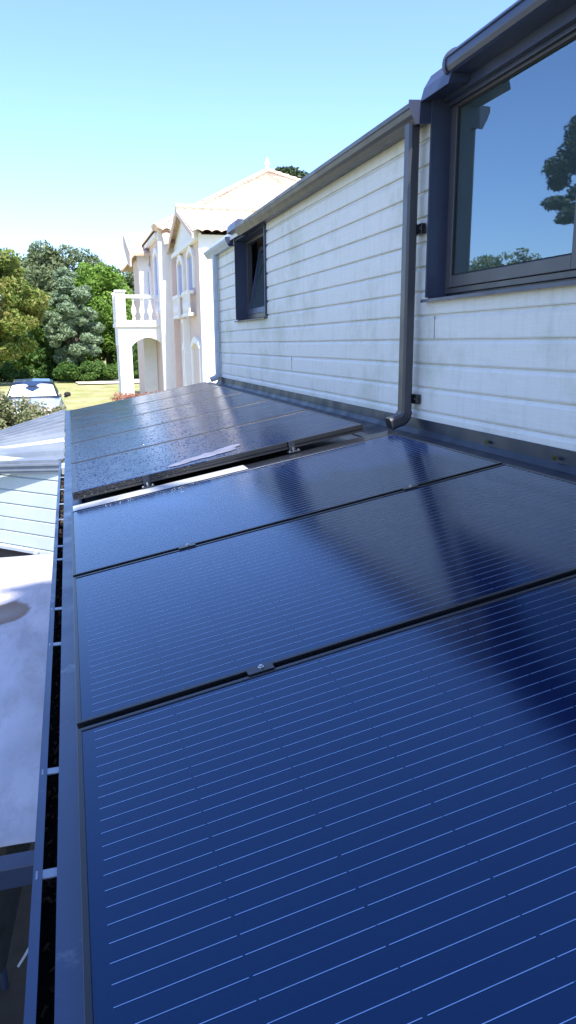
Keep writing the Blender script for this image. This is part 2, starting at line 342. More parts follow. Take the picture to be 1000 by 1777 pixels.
# ---------------------------------------------------------------- clapboard house with its lean-to roof
WX = 1.92; ZB = -0.462; ZT = 1.215
house = thing('clad_house', (3.5, 3.5, G0), 'house side clad in white weathered horizontal boards with grey gutters, beside the solar panels', 'house')
JO = [0.793-0.1305*k for k in range(-4, 11)]
def clad_strip(mb, y0, y1, z0, z1):
    pts = []                                # (depth outwards, z) front polyline from the bottom up
    zs = set([z0, z1])
    for j in JO:
        for dz, dx in ((-0.024, 0.0), (-0.004, -0.011), (-0.002, -0.016), (0.002, -0.016), (0.004, -0.002), (0.010, 0.0)):
            z = j+dz
            if z0 < z < z1: pts.append((z, dx))
    pts = [(z0, 0.0)]+sorted(pts)+[(z1, 0.0)]
    ny = max(2, int((y1-y0)/0.5)); k = len(mb.v)
    for i in range(ny+1):
        y = y0+(y1-y0)*i/ny
        for z, dx in pts: mb.v.append((WX-dx+0.0012*math.sin(y*2.3+z*9), y, z+0.0015*math.sin(y*1.7+z*3)))
    m_ = len(pts)
    for i in range(ny):
        for j in range(m_-1): mb.f.append((k+i*m_+j, k+i*m_+j+1, k+(i+1)*m_+j+1, k+(i+1)*m_+j))
cl = MB()
clad_strip(cl, -3.0, 1.28, ZB, ZT); clad_strip(cl, 1.28, 3.785, ZB, 0.222); clad_strip(cl, 3.785, 7.235, ZB, ZT); clad_strip(cl, 7.235, 8.575, ZB, 0.248); clad_strip(cl, 8.575, 9.72, ZB, ZT)
jn = MB(); rnd = random.Random(3)
for y, j in ((3.70, .143+.0), (6.4, -.118)):
    j = min(JO, key=lambda q: abs(q-j)); jn.box(WX-.0018, WX+.002, y, y+.0016, j-.124, j-.006)
nf = len(cl.f); cl.add(jn.v, jn.f)
cladding = obj('cladding', cl, M['clad'], house)
cladding.data.materials.append(M['gutter_inside'])
for p in cladding.data.polygons:
    if p.index >= nf: p.material_index = 1

# brighter end post at the wall's far corner, and the wall mass behind the boards
wm = MB()
for y0, y1, z0, z1 in ((-3, 1.27, G0, 1.2), (1.27, 3.80, G0, .20), (3.80, 7.23, G0, 1.2), (7.23, 8.58, G0, .22), (8.58, 9.72, G0, 1.2)):
    wm.box(WX+0.03, WX+0.16, y0, y1, z0, z1)
wm.box(2.09, 6.4, 9.60, 9.72, G0, 1.3); wm.box(6.3, 6.4, -3, 9.6, G0, 1.3); wm.box(2.09, 6.3, -3.0, -2.9, G0, 1.3)
obj('wall', wm, M['plaster'], house)
obj('corner_post', MB().box(WX-.012, WX+.03, 9.72, 9.765, ZB-.02, 1.16), M['clad_far'], house)
# roof: a slope rising away behind the gutter
rf = MB(); P = R(34)
x0r, z0r, x1r = 1.86, 1.205, 3.0; z1r = z0r+(x1r-x0r)*math.tan(P)
rf.prism([(x0r, z0r), (x1r, z1r), (x1r+2.9, z0r+.1), (x1r+2.9, z0r-.0), (x1r, z1r-.1), (x0r, z0r-.07)], 'y', 3.97, 9.95)
rfo = obj('roof', rf, M['zinc'], house)
rf2 = MB().prism([(x0r+.1, z0r+.1), (x1r, z1r+.02), (x1r+2.9, z0r+.12), (x1r+2.9, z0r), (x1r, z1r-.1), (x0r+.1, z0r)], 'y', -3.0, 3.96)
obj('roof', rf2, M['anthracite'], house)
# eaves gutter
def gutter(y0, y1, xo, zt, hgt=0.092, dep=0.115, parent=house):
    pr = [(xo+dep, zt+.012), (xo+dep, zt-hgt+.004), (xo+.045, zt-hgt-.004), (xo+.028, zt-hgt+.02), (xo+.012, zt-hgt+.036), (xo+.004, zt-.030), (xo-.002, zt-.024), (xo-.004, zt-.004), (xo+.002, zt+.002), (xo+.012, zt+.002), (xo+.012, zt-.006),
          (xo+.014, zt-.03), (xo+.022, zt-hgt+.042), (xo+.036, zt-hgt+.026), (xo+.05, zt-hgt+.004), (xo+dep-.006, zt-hgt+.012), (xo+dep-.006, zt+.012)]
    gt = obj('gutter', MB().prism(pr, 'y', y0, y1), M['brown_metal'], parent)
    cap = [(xo+dep+.002, zt+.016), (xo+dep+.002, zt-hgt-.004), (xo+.03, zt-hgt-.012), (xo+.004, zt-hgt+.034), (xo-.012, zt-.018), (xo-.012, zt+.008)]
    obj('end_cap', MB().prism(cap, 'y', y0-.006, y0-.0005), M['anthracite'], gt)
    return gt
gutter(3.80, 8.06, 1.79, 1.205)
sf = MB().box(1.87, 1.935, 3.80, 8.07, 1.125, 1.20); obj('fascia', sf, M['anthracite'], house)
far_g = gutter(8.62, 10.05, 1.815, 1.165, 0.08, 0.11); far_g.data.materials[0] = M['shutter']
obj('fascia', MB().box(1.90, 1.95, 8.60, 10.0, 1.09, 1.25), M['zinc'], house)
# downpipes
def downpipe(y, x, ztop, zbot, w=0.078, d=0.062, m_=None, kick=(-1, 0.0)):
    m_ = m_ or M['brown_metal']; c = 0.012
    prof = [(-w/2+c, -d/2), (w/2-c, -d/2), (w/2, -d/2+c), (w/2, d/2-c), (w/2-c, d/2), (-w/2+c, d/2), (-w/2, d/2-c), (-w/2, -d/2+c)]
    dp = obj('downpipe', MB().sweep(prof, [(x, y, ztop), (x, y, zbot)], [((0,1,0), (1,0,0))]*2), m_, house)
    path, fr = [], []
    for i in range(9):
        a = R(72)*i/8; r = 0.055
        path.append((x-r*(1-math.cos(a)), y, zbot+.01-r*math.sin(a))); fr.append(((0,1,0), (math.cos(a), 0, math.sin(a)*-1)))
    a = R(72); e = Vector(path[-1]); t = Vector((-math.sin(a), 0, -math.cos(a)))
    path.append(tuple(e+t*0.062)); fr.append(fr[-1])
    k = 1.10
    for q in range(1, 8, 2):
        pp = Vector(path[q]); obj('elbow_rib', MB().sweep([(p[0]*1.17, p[1]*1.17) for p in prof], [pp, pp+Vector((-math.sin(R(72)*q/8), 0, -math.cos(R(72)*q/8)))*.005], [fr[q]]*2), m_, dp)
    el = obj('elbow', MB().sweep([(p[0]*k, p[1]*k) for p in prof], path, fr), m_, dp)
    el2 = obj('spout_opening', MB().sweep([(p[0]*.86, p[1]*.82) for p in prof], [tuple(e+t*0.0625), tuple(e+t*0.0635)], [fr[-1]]*2), M['rubber'], dp)
    return dp
dp = downpipe(3.895, 1.848, 1.125, -0.40)
for z in (0.598, -0.320):
    br = obj('pipe_bracket', MB().box(1.885, 1.912, 3.825, 3.935, z-.027, z+.027), M['black_frame'], dp, bevel=.002)
    obj('screw', MB().tube([(1.880, 3.84, z), (1.886, 3.84, z)], .006, 8), M['steel'], dp)
downpipe(9.62, 1.875, 1.09, -0.40, 0.07, 0.06, M['shutter'])

# lean-to roof deck, edge flashing, wall flashing
LY0, LY1 = -1.5, 10.4
deck = MB().prism([(-.02, rz(-.02, .868)), (1.91, rz(1.91, .868)), (1.91, rz(1.91, .93)), (-.02, rz(-.02, .93))], 'y', LY0, LY1)
deck_o = obj('lean_to_roof', deck, M['membrane'], house)
fl = MB(); segs = [(-1.5, 0.4), (0.402, 2.398), (2.40, 4.6), (4.602, 6.7), (6.702, 10.4)]
for i, (a, b) in enumerate(segs):
    e = 0.0008*(i % 2)
    fl.prism([(-.080, rz(-.08, .848-e)), (.02, rz(.02, .848-e)), (.02, rz(.02, .853)), (-.077, rz(-.077, .853)), (-.077, rz(-.077, .90)), (-.080, rz(-.08, .90))], 'y', a, b)
obj('edge_flashing', fl, M['flashing'], house)
wf = MB()
path = [(1.775, .860), (1.86, .858), (1.872, .852)]
wf.prism([(1.70, rz(1.70, .862)), (1.84, rz(1.84, .860)), (1.885, rz(1.885, .848)), (1.904, rz(1.904, .825)), (1.912, ZB+.03), (1.916, ZB+.03), (1.916, rz(1.91, .872)), (1.70, rz(1.70, .8665))], 'y', LY0, 9.8)
obj('wall_flashing', wf, M['membrane'], house)
for (y, dx) in ((3.08, 0), (2.55, .005)):
    mo = MB()
    for k in range(14):
        a = random.random()*6.28; r = random.random()*.012
        cx, cy, cz = 1.895-dx+r*math.cos(a)*.6, y+r*2*math.sin(a), ZB+.0+random.random()*.012-.012
        mo.tube([(cx, cy, cz-.004), (cx, cy, cz+.004)], [.004+random.random()*.004, .002], 6)
    tag(obj('moss_tuft', mo, M['moss'], house), kind='stuff')
# gutter along the lean-to's low edge
gy0, gy1 = -1.2, 6.05
lg = obj('gutter', MB().prism([(-.121, -.889), (-.105, -.887), (-.105, -.893), (-.117, -.895), (-.117, -1.0), (-.05, -1.0), (-.05, -.93), (-.046, -.93), (-.046, -1.004), (-.121, -1.004)], 'y', gy0, gy1), M['flashing'], house)
obj('gutter_debris', MB().box(-.1165, -.051, gy0, gy1, -.9995, -.985), M['gutter_inside'], lg)
for y in (0.83, 1.165, 1.49, 2.20, 2.52, 3.14, 3.36, 3.9, 4.3, 4.75, 5.2, 5.6):
    obj('gutter_bracket', MB().box(-.1165, -.0775, y-.011, y+.011, -.892, -.888).box(-.1165, -.113, y-.011, y+.011, -.93, -.892), M['bracket'], lg, bevel=.001)
db = MB()
for k in range(420):
    y = random.uniform(0.7, 5.9); x = random.uniform(-.112, -.06); s_ = random.uniform(.002, .007); z = -.985
    db.tube([(x, y, z), (x+random.uniform(-.01, .01), y+random.uniform(-.02, .02), z+s_)], s_*.7, 5)
tag(obj('leaf_litter', db, mat('leaf_litter', (0.10, 0.07, 0.05), .9, 0, .6, 90), lg), kind='stuff')
# support posts under the lean-to's low edge
obj('front_wall', MB().box(0.1, 0.2, -1.2, 9.8, G0, rz(.1, .94)), M['plaster'], house)

# ---------------------------------------------------------------- large window
def rect_frame(mb, x0, x1, y0, y1, z0, z1, wd, wb=None, wt=None):
    wb = wd if wb is None else wb; wt = wd if wt is None else wt
    mb.box(x0, x1, y0, y0+wd, z0, z1).box(x0, x1, y1-wd, y1, z0, z1).box(x0, x1, y0+wd, y1-wd, z0, z0+wb).box(x0, x1, y0+wd, y1-wd, z1-wt, z1)
def pane(y0, y1, z0, z1, x, parent): return obj('pane', MB().box(x, x+.004, y0, y1, z0, z1), M['glass'], parent)
YN, YF = 1.30, 3.772
win = obj('window', MB().box(1.90, 2.06, YF, YF+.016, .234, 1.26).box(1.90, 2.06, YN-.016, YN, .234, 1.26).box(2.075, 2.09, YN, YF, 1.19, 1.30), M['anthracite'], house)
obj('header', MB().box(1.990, 2.07, YN, YF, 1.186, 1.222).box(1.965, 1.989, YN, YF, 1.206, 1.250).box(1.955, 2.05, YN, YF, 1.2555, 1.36), M['anthracite'], win, bevel=.003)
obj('head_flashing', MB().prism([(1.842, 1.205), (1.955, 1.225), (1.99, 1.31), (1.975, 1.355), (1.90, 1.335), (1.86, 1.27)], 'y', 3.50, 3.80), M['anthracite'], win, bevel=.003)
fz0, fz1 = .252, 1.186
fr = MB(); rect_frame(fr, 2.008, 2.07, YN+.001, YF-.001, fz0, fz1, .030, .028, .012)
obj('window_frame', fr, M['brown_metal'], win, bevel=.002)
def make_sash(y0, y1):
    m_ = MB(); rect_frame(m_, 1.999, 2.05, y0, y1, fz0+.030, 1.172, .048, .060, .006)
    o = obj('sash', m_, M['brown_metal'], win, bevel=.003)
    pane(y0+.052, y1-.052, fz0+.094, 1.162, 2.014, win)
    gk = MB(); rect_frame(gk, 2.006, 2.013, y0+.0485, y1-.0485, fz0+.0905, 1.1655, .006); obj('gasket', gk, M['rubber'], win); return o
make_sash(2.64, YF-.033); make_sash(YN+.033, 2.63)
obj('sill', MB().prism([(1.880, .224), (1.880, .208), (1.888, .208), (1.888, .218), (2.03, .236), (2.03, .242)], 'y', YN-.03, 3.80), M['anthracite'], win)
obj('sub_sill', MB().box(2.032, 2.10, YN, YF, .20, .2515), M['anthracite'], win)
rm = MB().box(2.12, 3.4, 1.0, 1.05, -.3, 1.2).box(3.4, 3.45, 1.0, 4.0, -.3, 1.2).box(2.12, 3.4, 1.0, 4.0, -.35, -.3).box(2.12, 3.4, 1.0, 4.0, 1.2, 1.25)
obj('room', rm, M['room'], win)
obj('inner_reveal', MB().box(2.08, 2.40, 3.74, 3.77, .25, 1.19), M['teal'], win)
pts = [(1.955, 1.2552), (1.862, 1.2552), (1.848, 1.262)]
for i in range(12):
    a = R(192-i*9.0); pts.append((1.915+.080*math.cos(a), 1.295+.075*math.sin(a)))
pts += [(1.954, 1.372)]
def cassette(y0, y1, k=0.0):
    cs = obj('blind_cassette', MB().prism([(x-k, z+k) for x, z in pts], 'y', y0, y1), M['anthracite'], win, bevel=.003)
    obj('trim_line', MB().box(1.8335-k, 1.840-k, y0+.003, y1-.003, 1.318, 1.324).box(1.848-k, 1.852-k, y0+.003, y1-.003, 1.262, 1.268), M['black_frame'], win)
    obj('cassette_cap', MB().prism([(x-k+(x-1.92)*.10, z+k+(z-1.30)*.10) for x, z in pts], 'y', y1+.001, y1+.02), M['anthracite'], win)
    return cs
cassette(2.50, 3.52); cassette(1.3, 2.48, .006)

# ---------------------------------------------------------------- small tilted window
SN, SF = 7.25, 8.56
sw = obj('window', MB().box(1.90, 2.06, SF, SF+.016, .262, 1.27).box(1.90, 2.06, SN-.016, SN, .262, 1.118).box(1.95, 2.06, SN, SF, 1.118, 1.134).box(1.90, 1.949, 8.09, SF, 1.118, 1.27), M['anthracite'], house)
obj('shutter_box', MB().prism([(1.80, 1.19), (1.90, 1.17), (1.90, 1.285), (1.84, 1.29), (1.81, 1.26)], 'y', 8.075, 8.50), M['anthracite'], sw, bevel=.004)
obj('sill', MB().prism([(1.885, .247), (1.885, .234), (1.89, .234), (1.89, .243), (2.03, .262), (2.03, .268)], 'y', SN-.03, SF+.03), M['brown_metal'], sw)
f2 = MB(); rect_frame(f2, 2.035, 2.09, SN+.001, SF-.001, .270, 1.116, .05, .05, .03); obj('window_frame', f2, M['brown_metal'], sw, bevel=.002)
ts = MB(); tilt = R(11); U = (0, 1, 0); V = (math.sin(tilt), 0, math.cos(tilt)); W_ = (math.cos(tilt), 0, -math.sin(tilt)); O_ = (2.030, SN+.055, .322); SW_ = SF-SN-.11
for a0, a1, b0, b1 in ((0, .06, 0, .75), (SW_-.06, SW_, 0, .75), (.06, SW_-.06, 0, .06), (.06, SW_-.06, .69, .75)): ts.obox(O_, W_, U, V, 0, .05, a0, a1, b0, b1)
tso = obj('sash', ts, M['anthracite'], sw, bevel=.002)
obj('pane', MB().obox(O_, W_, U, V, .02, .024, .06, SW_-.06, .06, .69), M['glass'], sw)
obj('curtain', MB().box(2.30, 2.32, 8.25, 9.1, .15, 1.2), M['curtain'], sw)
obj('blind', MB().box(2.34, 2.36, 7.1, 8.25, .15, 1.2), M['lilac'], sw)
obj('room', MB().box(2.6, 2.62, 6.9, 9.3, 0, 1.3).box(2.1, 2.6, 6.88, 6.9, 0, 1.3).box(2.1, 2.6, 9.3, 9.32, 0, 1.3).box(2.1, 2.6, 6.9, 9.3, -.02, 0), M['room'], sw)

# ---------------------------------------------------------------- solar panels
def slope_empty(name, y, h, label, cat, group=None):
    o = thing(name, (0, y, -h/CA), label, cat, group); o.rotation_euler = (0, -R(10.4), 0); return o
def make_panel():
    root = slope_empty('solar_panel', 0.438, .800, 'nearest solar panel, deep blue with wide pale wire lines, filling the bottom of the view', 'solar panel', 'glossy solar panels on the lean-to roof')
    s0, s1, t0, t1 = -.040, 1.750, 0.0, 1.088; fw = .011
    fm = MB()
    for a in ((s0, s0+fw, t0, t1), (s1-fw, s1, t0, t1), (s0+fw, s1-fw, t0, t0+fw), (s0+fw, s1-fw, t1-fw, t1)): fm.box(a[0], a[1], a[2], a[3], -.035, .0)
    obj('frame', fm, M['black_frame'], root, local=True, bevel=.0012)
    gl = obj('glass', MB().box(s0+fw, s1-fw, t0+fw, t1-fw, -.009, -.0025), M['pv'], root, local=True)
    bb = MB(); n = 30; x = .0
    for i in range(n):
        t = t1-.030-.0352*i
        for c in range(10):
            a = -.003+c*.1745+random.uniform(-.0015, .0015); b = a+.1705
            bb.box(a, b, t-.00055, t+.00055, -.0024, -.0019)
    obj('cell_wires', bb, M['busbar'], root, local=True)
    return root
pn = make_panel(); panels = [pn]
for y, lb in ((1.552, 'middle glossy solar panel of the three, reflecting the dark downpipe at its right end'),
              (2.668, 'farthest of the three glossy solar panels, next to the wet row with raised black edge')):
    c = copy_tree(pn); c.location.y = y; c['label'] = lb; panels.append(c)
def mid_clamp(parent, s, t):
    o = obj('clamp', MB().box(s-.032, s+.032, t-.017, t+.017, .001, .004).box(s-.032, s+.032, t-.005, t+.005, -.03, .001), M['black_frame'], parent, local=True, bevel=.001)
    obj('bolt', MB().tube([(s+.003, t, .004), (s+.003, t, .0065)], .0075, 14).tube([(s+.003, t, .0065), (s+.003, t, .0105)], .0045, 6), M['steel'], o, local=True)
for pnl in panels[:1]+panels[1:2]:
    mid_clamp(pnl, .386, 1.102); mid_clamp(pnl, 1.315, 1.102)

# ---------------------------------------------------------------- wet row
def make_wet():
    root = slope_empty('solar_panel', 3.945, .744, 'nearest wet solar panel with a painted pale glare patch and dripping black front edge', 'solar panel', 'wet solar panels in the far row')
    s0, s1, t0, t1 = -.028, 1.632, 0.0, 1.012; fw = .010
    fm = MB()
    for a in ((s0, s0+fw, t0, t1), (s1-fw, s1, t0, t1), (s0+fw, s1-fw, t0, t0+fw), (s0+fw, s1-fw, t1-fw, t1)): fm.box(a[0], a[1], a[2], a[3], -.04, .0)
    obj('frame', fm, M['black_frame'], root, local=True, bevel=.0012)
    obj('glass', MB().box(s0+fw, s1-fw, t0+fw, t1-fw, -.009, -.002), M['wet'], root, local=True)
    return root
wr = make_wet(); wets = [wr]
for i, lb in enumerate(('second wet solar panel from the dripping front edge', 'wet solar panel in the middle of its row of five', 'fourth wet solar panel from the dripping front edge', 'farthest wet solar panel, its back edge against the lawn and rusty shrub')):
    c = copy_tree(wr); c.location.y = 3.945+1.032*(i+1); c['label'] = lb; wets.append(c)
obj('edge_trim', MB().box(-.030, .62, -.004, -.0005, -.040, -.001), M['wet_edge'], wr, local=True)
gr = MB()
gr.box(-.030, 1.632, -.010, -.0045, -.040, -.030).box(-.030, 1.632, -.0075, -.0045, -.021, -.016)
obj('edge_rail', gr, M['black_frame'], wr, local=True)
# water beads
M['water'] = mat('water_bead', (0.001, 0.008, 0.05), 0.03, 0.0, 0.0, spec=1.0)
def beads(n, s0, s1, t0, t1, seed, rmax=.0030, zb=-.0018, bias=1.0):
    rnd = random.Random(seed); mb = MB()
    for i in range(n):
        s = s0+(s1-s0)*rnd.random()**bias; t = t0+(t1-t0)*rnd.random(); r = rnd.uniform(.0012, rmax)
        mb_ = len(mb.v)
        for k, (rr, zz) in enumerate(((1, 0), (.85, .35), (.5, .58))):
            for q in range(6): a = q*math.pi/3; mb.v.append((s+r*rr*1.5*math.cos(a), t+r*rr*math.sin(a), zb+r*zz))
        mb.v.append((s, t, zb+r*.65))
        for k in range(2):
            for q in range(6): mb.f.append((mb_+k*6+q, mb_+k*6+(q+1) % 6, mb_+k*6+6+(q+1) % 6, mb_+k*6+6+q))
        for q in range(6): mb.f.append((mb_+12+q, mb_+12+(q+1) % 6, mb_+18))
    return mb
for k, wp in enumerate(wets[:4]):
    tag(obj('water_beads', beads((1100, 700, 400, 200)[k], 0, 1.15, .02, .99, 70+k, .0032, bias=1.3), M['water'], wp, local=True, smooth=True), kind='stuff')
tag(obj('water_beads', beads(420, -.02, .70, -.006, .008, 80, .0055, .0002, 1.0), M['water'], wr, local=True, smooth=True), kind='stuff')
# glare on the wet glass, put in as flat pale patches
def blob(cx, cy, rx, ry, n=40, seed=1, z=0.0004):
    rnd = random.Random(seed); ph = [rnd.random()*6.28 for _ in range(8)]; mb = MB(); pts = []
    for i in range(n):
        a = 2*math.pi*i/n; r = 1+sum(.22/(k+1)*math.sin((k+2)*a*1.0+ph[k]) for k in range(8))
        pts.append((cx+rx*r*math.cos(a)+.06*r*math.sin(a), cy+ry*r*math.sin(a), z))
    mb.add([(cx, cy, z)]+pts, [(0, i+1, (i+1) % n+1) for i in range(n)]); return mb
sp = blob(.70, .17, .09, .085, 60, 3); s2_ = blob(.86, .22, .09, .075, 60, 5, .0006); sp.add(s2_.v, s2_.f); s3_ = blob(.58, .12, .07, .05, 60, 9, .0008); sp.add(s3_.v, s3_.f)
obj('glare_patch', sp, M['scale'], wr, local=True)  # 'scale' is the pale painted glare material
for s in (.36, 1.19):
    o = obj('clamp', MB().box(s-.018, s+.018, -.016, .010, .001, .004).box(s-.018, s+.018, -.019, -.016, -.05, .004).box(s-.034, s+.034, -.062, -.019, -.055, -.051), M['membrane'], wr, local=True, bevel=.001)
    mbs = MB()
    for q in (-.026, .026): mbs.tube([(s+q, -.048, -.051), (s+q, -.048, -.043)], .006, 8)
    mbs.tube([(s, -.034, -.051), (s, -.034, -.03)], .006, 8)
    obj('bolt', mbs, M['steel'], o, local=True)
rl = slope_empty('mounting_rail', 3.766, .803, 'pale aluminium rail lying in the gap between glossy and wet panels', 'rail')
obj('rail', MB().box(-.03, .90, .0, .13, -.03, .0), M['alu'], rl, local=True, bevel=.002)
obj('rail_painted_dark', MB().box(.902, 1.78, .0, .13, -.032, -.003), M['black_frame'], rl, local=True, bevel=.002)  # right part of the rail, coloured black to imitate its dark reflection
wt = slope_empty('cable_tie', 3.885, .80, 'thin yellow cable tie poking out under the wet panels', 'cable tie')
wt.rotation_euler = (0, -R(10.4), 0)
obj('strap', MB().box(.94, .972, .0, .003, -.020, -.0175), M['yellow'], wt, local=True)
obj('tie_head', MB().box(.973, .978, -.001, .004, -.021, -.0165), M['yellow'], wt, local=True)

# ---------------------------------------------------------------- annexe: corrugated roof, gutter, white boarded wall
an = thing('annexe', (-1.5, 9, G0), 'low annexe with grey ribbed metal roof and white boarded wall below its gutter', 'annexe')
A1 = Vector((-.085, 10.4, -.885)); A4 = Vector((-.085, 6.12, -.893)); A3 = Vector((-.62, 6.55, -.945)); A2 = Vector((-.80, 8.75, -.972))
e_n = (A3-A4); e_f = (A2-A1)
def sheet(k):       # corrugated sheet between the near edge A4->A3.. and the far edge A1->A2.., extended left by factor k
    mb = MB(); nu, nv = 16, 420
    for j in range(nv+1):
        v = j/nv
        for i in range(nu+1):
            u = i/nu*k
            a = A4+e_n*u; b = A1+e_f*u; p = a.lerp(b, v)
            ph = (v*10.0) % 1.0; rib = .05*max(0, min(1, (0.5-abs(ph-.5))*11-3.6)) if v > .04 else 0
            mb.v.append((p.x, p.y, p.z+rib))
    for j in range(nv):
        for i in range(nu):
            q = j*(nu+1)+i; mb.f.append((q, q+1, q+2+nu, q+1+nu))
    return mb
M['ribbed'] = mat('ribbed_steel', (0.17, 0.20, 0.25), .42, .0, .12, 3, 0.03, 20, spec=.5, rvar=.1, stain=((0.27, 0.29, 0.32), 3, .5, .7, .5))
obj('ribbed_roof', sheet(3.2), M['ribbed'], an)
d = e_n.normalized(); ox = Vector((d.x, d.y, d.z)); nrm = Vector((d.y, -d.x, 0)).normalized(); nrm = nrm if nrm.y < 0 else -nrm
up = Vector((0, 0, 1))
obj('eave_flashing', MB().obox(A4+Vector((0, 0, .004)), ox, nrm, up, -.04, 2.2, -.02, .13, -.004, .004).obox(A4, ox, nrm, up, -.06, 2.2, .1305, .134, -.05, .004), M['ribbed'], an)
ag = obj('gutter', MB().obox(A4, ox, nrm, up, -.11, 2.2, .185, .1905, -.088, -.012).obox(A4, ox, nrm, up, -.09, 2.2, .135, .184, -.092, -.088).obox(A4, ox, nrm, up, -.112, 2.2, .191, .203, -.028, -.012).obox(A4, ox, nrm, up, -.11, 2.2, .191, .198, -.068, -.056), M['ribbed'], an)
obj('gutter_debris', MB().obox(A4, ox, nrm, up, -.08, 2.2, .136, .184, -.0875, -.07), M['gutter_inside'], ag)
# wall turned 45 degrees, boards level
wo_ = Vector((-.03, 5.84, 0)); wd = Vector((-.7071, .7071, 0)); wn = Vector((-.7071, -.7071, 0))
wb = MB()
for k in range(14):
    z1 = -.93-.118*k; z0 = z1-.1135
    wb.add([wo_+wd*a+wn*o_+up*z for a in (0, 4) for (o_, z) in ((-.012, z1+.004), (.010, z1-.006), (.010, z0+.004), (-.014, z0))], [(0, 1, 5, 4), (1, 2, 6, 5), (2, 3, 7, 6)])
wb.obox(wo_, wd, wn, up, 0, 4, -.15, -.013, G0, -.92)
obj('wall', wb, M['aqua_boards'], an)
wnd = obj('window', MB().obox(wo_, wd, wn, up, .42, 1.3, .011, .035, -1.675, -1.65), M['shutter'], an)
obj('pane', MB().obox(wo_, wd, wn, up, .46, 1.26, .012, .02, -2.2, -1.662), M['car_glass'], wnd)
for q in (.42, 1.261): obj('jamb', MB().obox(wo_, wd, wn, up, q, q+.039, .011, .045, -2.2, -1.661), M['shutter'], wnd)

# ---------------------------------------------------------------- pergola beam, canvas, chair
pg = thing('pergola', (-.8, 1.8, G0), 'dark grey metal pergola beam holding the edge of the white canvas', 'pergola')
obj('beam', MB().box(-2.4, -.128, 1.77, 1.83, -1.375, -1.315), M['anthracite'], pg, bevel=.003)
obj('beam', MB().box(-2.4, -2.34, 1.84, 5.6, -1.395, -1.335), M['anthracite'], pg, bevel=.003)
for p in ((-2.4, 1.77), (-2.4, 5.4)): obj('post', MB().box(p[0], p[0]+.06, p[1], p[1]+.06, G0+.06, -1.40), M['anthracite'], pg)
sail = MB(); nx, ny = 110, 110
for j in range(ny+1):
    for i in range(nx+1):
        u, v = i/nx, j/ny; x = -.125-2.15*u; y = 1.86+(3.34)*v
        z = -1.318-.10*v-.07*math.sin(math.pi*v)*math.sin(math.pi*min(1, u*1.2))+.004*math.sin(9*u+4*v)+.010*math.sin(38*u+6*math.sin(5*v))*math.exp(-((v-.35)/.3)**2)+.006*math.sin(22*v+7*u)-.03*math.exp(-((x+.47)**2/.02+(y-4.1)**2/.03))
        sail.v.append((x, y, z))
for j in range(ny):
    for i in range(nx):
        k = j*(nx+1)+i; sail.f.append((k, k+1, k+nx+2, k+nx+1))
so_ = tag(obj('canvas_awning', sail, M['sail'], smooth=True, origin=(0, 0, H)), 'sagging white canvas awning with a dirty brown patch, beneath the roof edge', 'awning')
th = so_.modifiers.new('th', 'SOLIDIFY'); th.thickness = .002
rp = thing('tie_rope', (-.2, 1.75, -1.45), 'pale rope tied below the pergola beam next to the roof gutter', 'rope')
pts = [Vector((-.146, 1.755, -1.375)).lerp(Vector((-.235, 1.70, -1.55)), t)+Vector((.012*math.sin(t*3), 0, -.012*math.sin(t*3))) for t in np.linspace(0, 1, 8)]
obj('rope', MB().tube(pts, .0035, 6), M['bracket'], rp)
obj('hook', MB().tube([(-.146, 1.76, -1.372), (-.140, 1.75, -1.385), (-.146, 1.745, -1.398), (-.152, 1.752, -1.39)], .004, 6), M['steel'], rp)
ch = thing('garden_chair', (-.55, 2.45, G0+.06), 'black garden chair with slanting padded back in the dark under the awning', 'chair')
gz = G0+.06
obj('seat', MB().box(-.80, -.38, 2.10, 2.55, gz+.40, gz+.47), M['black_fabric'], ch, bevel=.02)
obj('backrest', MB().obox((-.38, 2.10, gz+.45), (1, 0, 0), (0, 1, 0), (.25, 0, .97), -.02, .05, 0, .45, 0, .55), M['black_fabric'], ch, bevel=.02)
for x, y in ((-.78, 2.12), (-.78, 2.53), (-.40, 2.12), (-.40, 2.53)): obj('leg', MB().tube([(x, y, gz), (x, y, gz+.40)], .013, 8), M['anthracite'], ch)
for y in (2.08, 2.57): obj('armrest', MB().tube([(-.80, y, gz+.41), (-.80, y, gz+.64), (-.50, y, gz+.66), (-.34, y, gz+.62)], .013, 8), M['anthracite'], ch)

# ---------------------------------------------------------------- vegetation
def leaf_mesh(clumps, count, size, seed, shell=.55, up_bias=0.35):
    rg = np.random.default_rng(seed); cl_ = np.array(clumps); wts = (cl_[:, 3]*cl_[:, 4]*cl_[:, 5])**(2/3); idx = rg.choice(len(cl_), count, p=wts/wts.sum())
    dr = rg.normal(size=(count, 3)); dr /= np.linalg.norm(dr, axis=1)[:, None]
    rr = shell+(1.06-shell)*rg.random(count)**.6; c = cl_[idx, :3]+dr*rr[:, None]*cl_[idx, 3:6]
    nr = dr*.6+rg.normal(size=(count, 3))*.6+np.array([0, 0, up_bias]); nr /= np.linalg.norm(nr, axis=1)[:, None]
    t1 = np.cross(nr, rg.normal(size=(count, 3))); t1 /= np.linalg.norm(t1, axis=1)[:, None]; t2 = np.cross(nr, t1)
    s = size*(.6+.8*rg.random(count))[:, None]
    vs = np.stack([c-t1*s, c-t2*s*.45, c+t1*s, c+t2*s*.45], 1).reshape(-1, 3)
    return vs
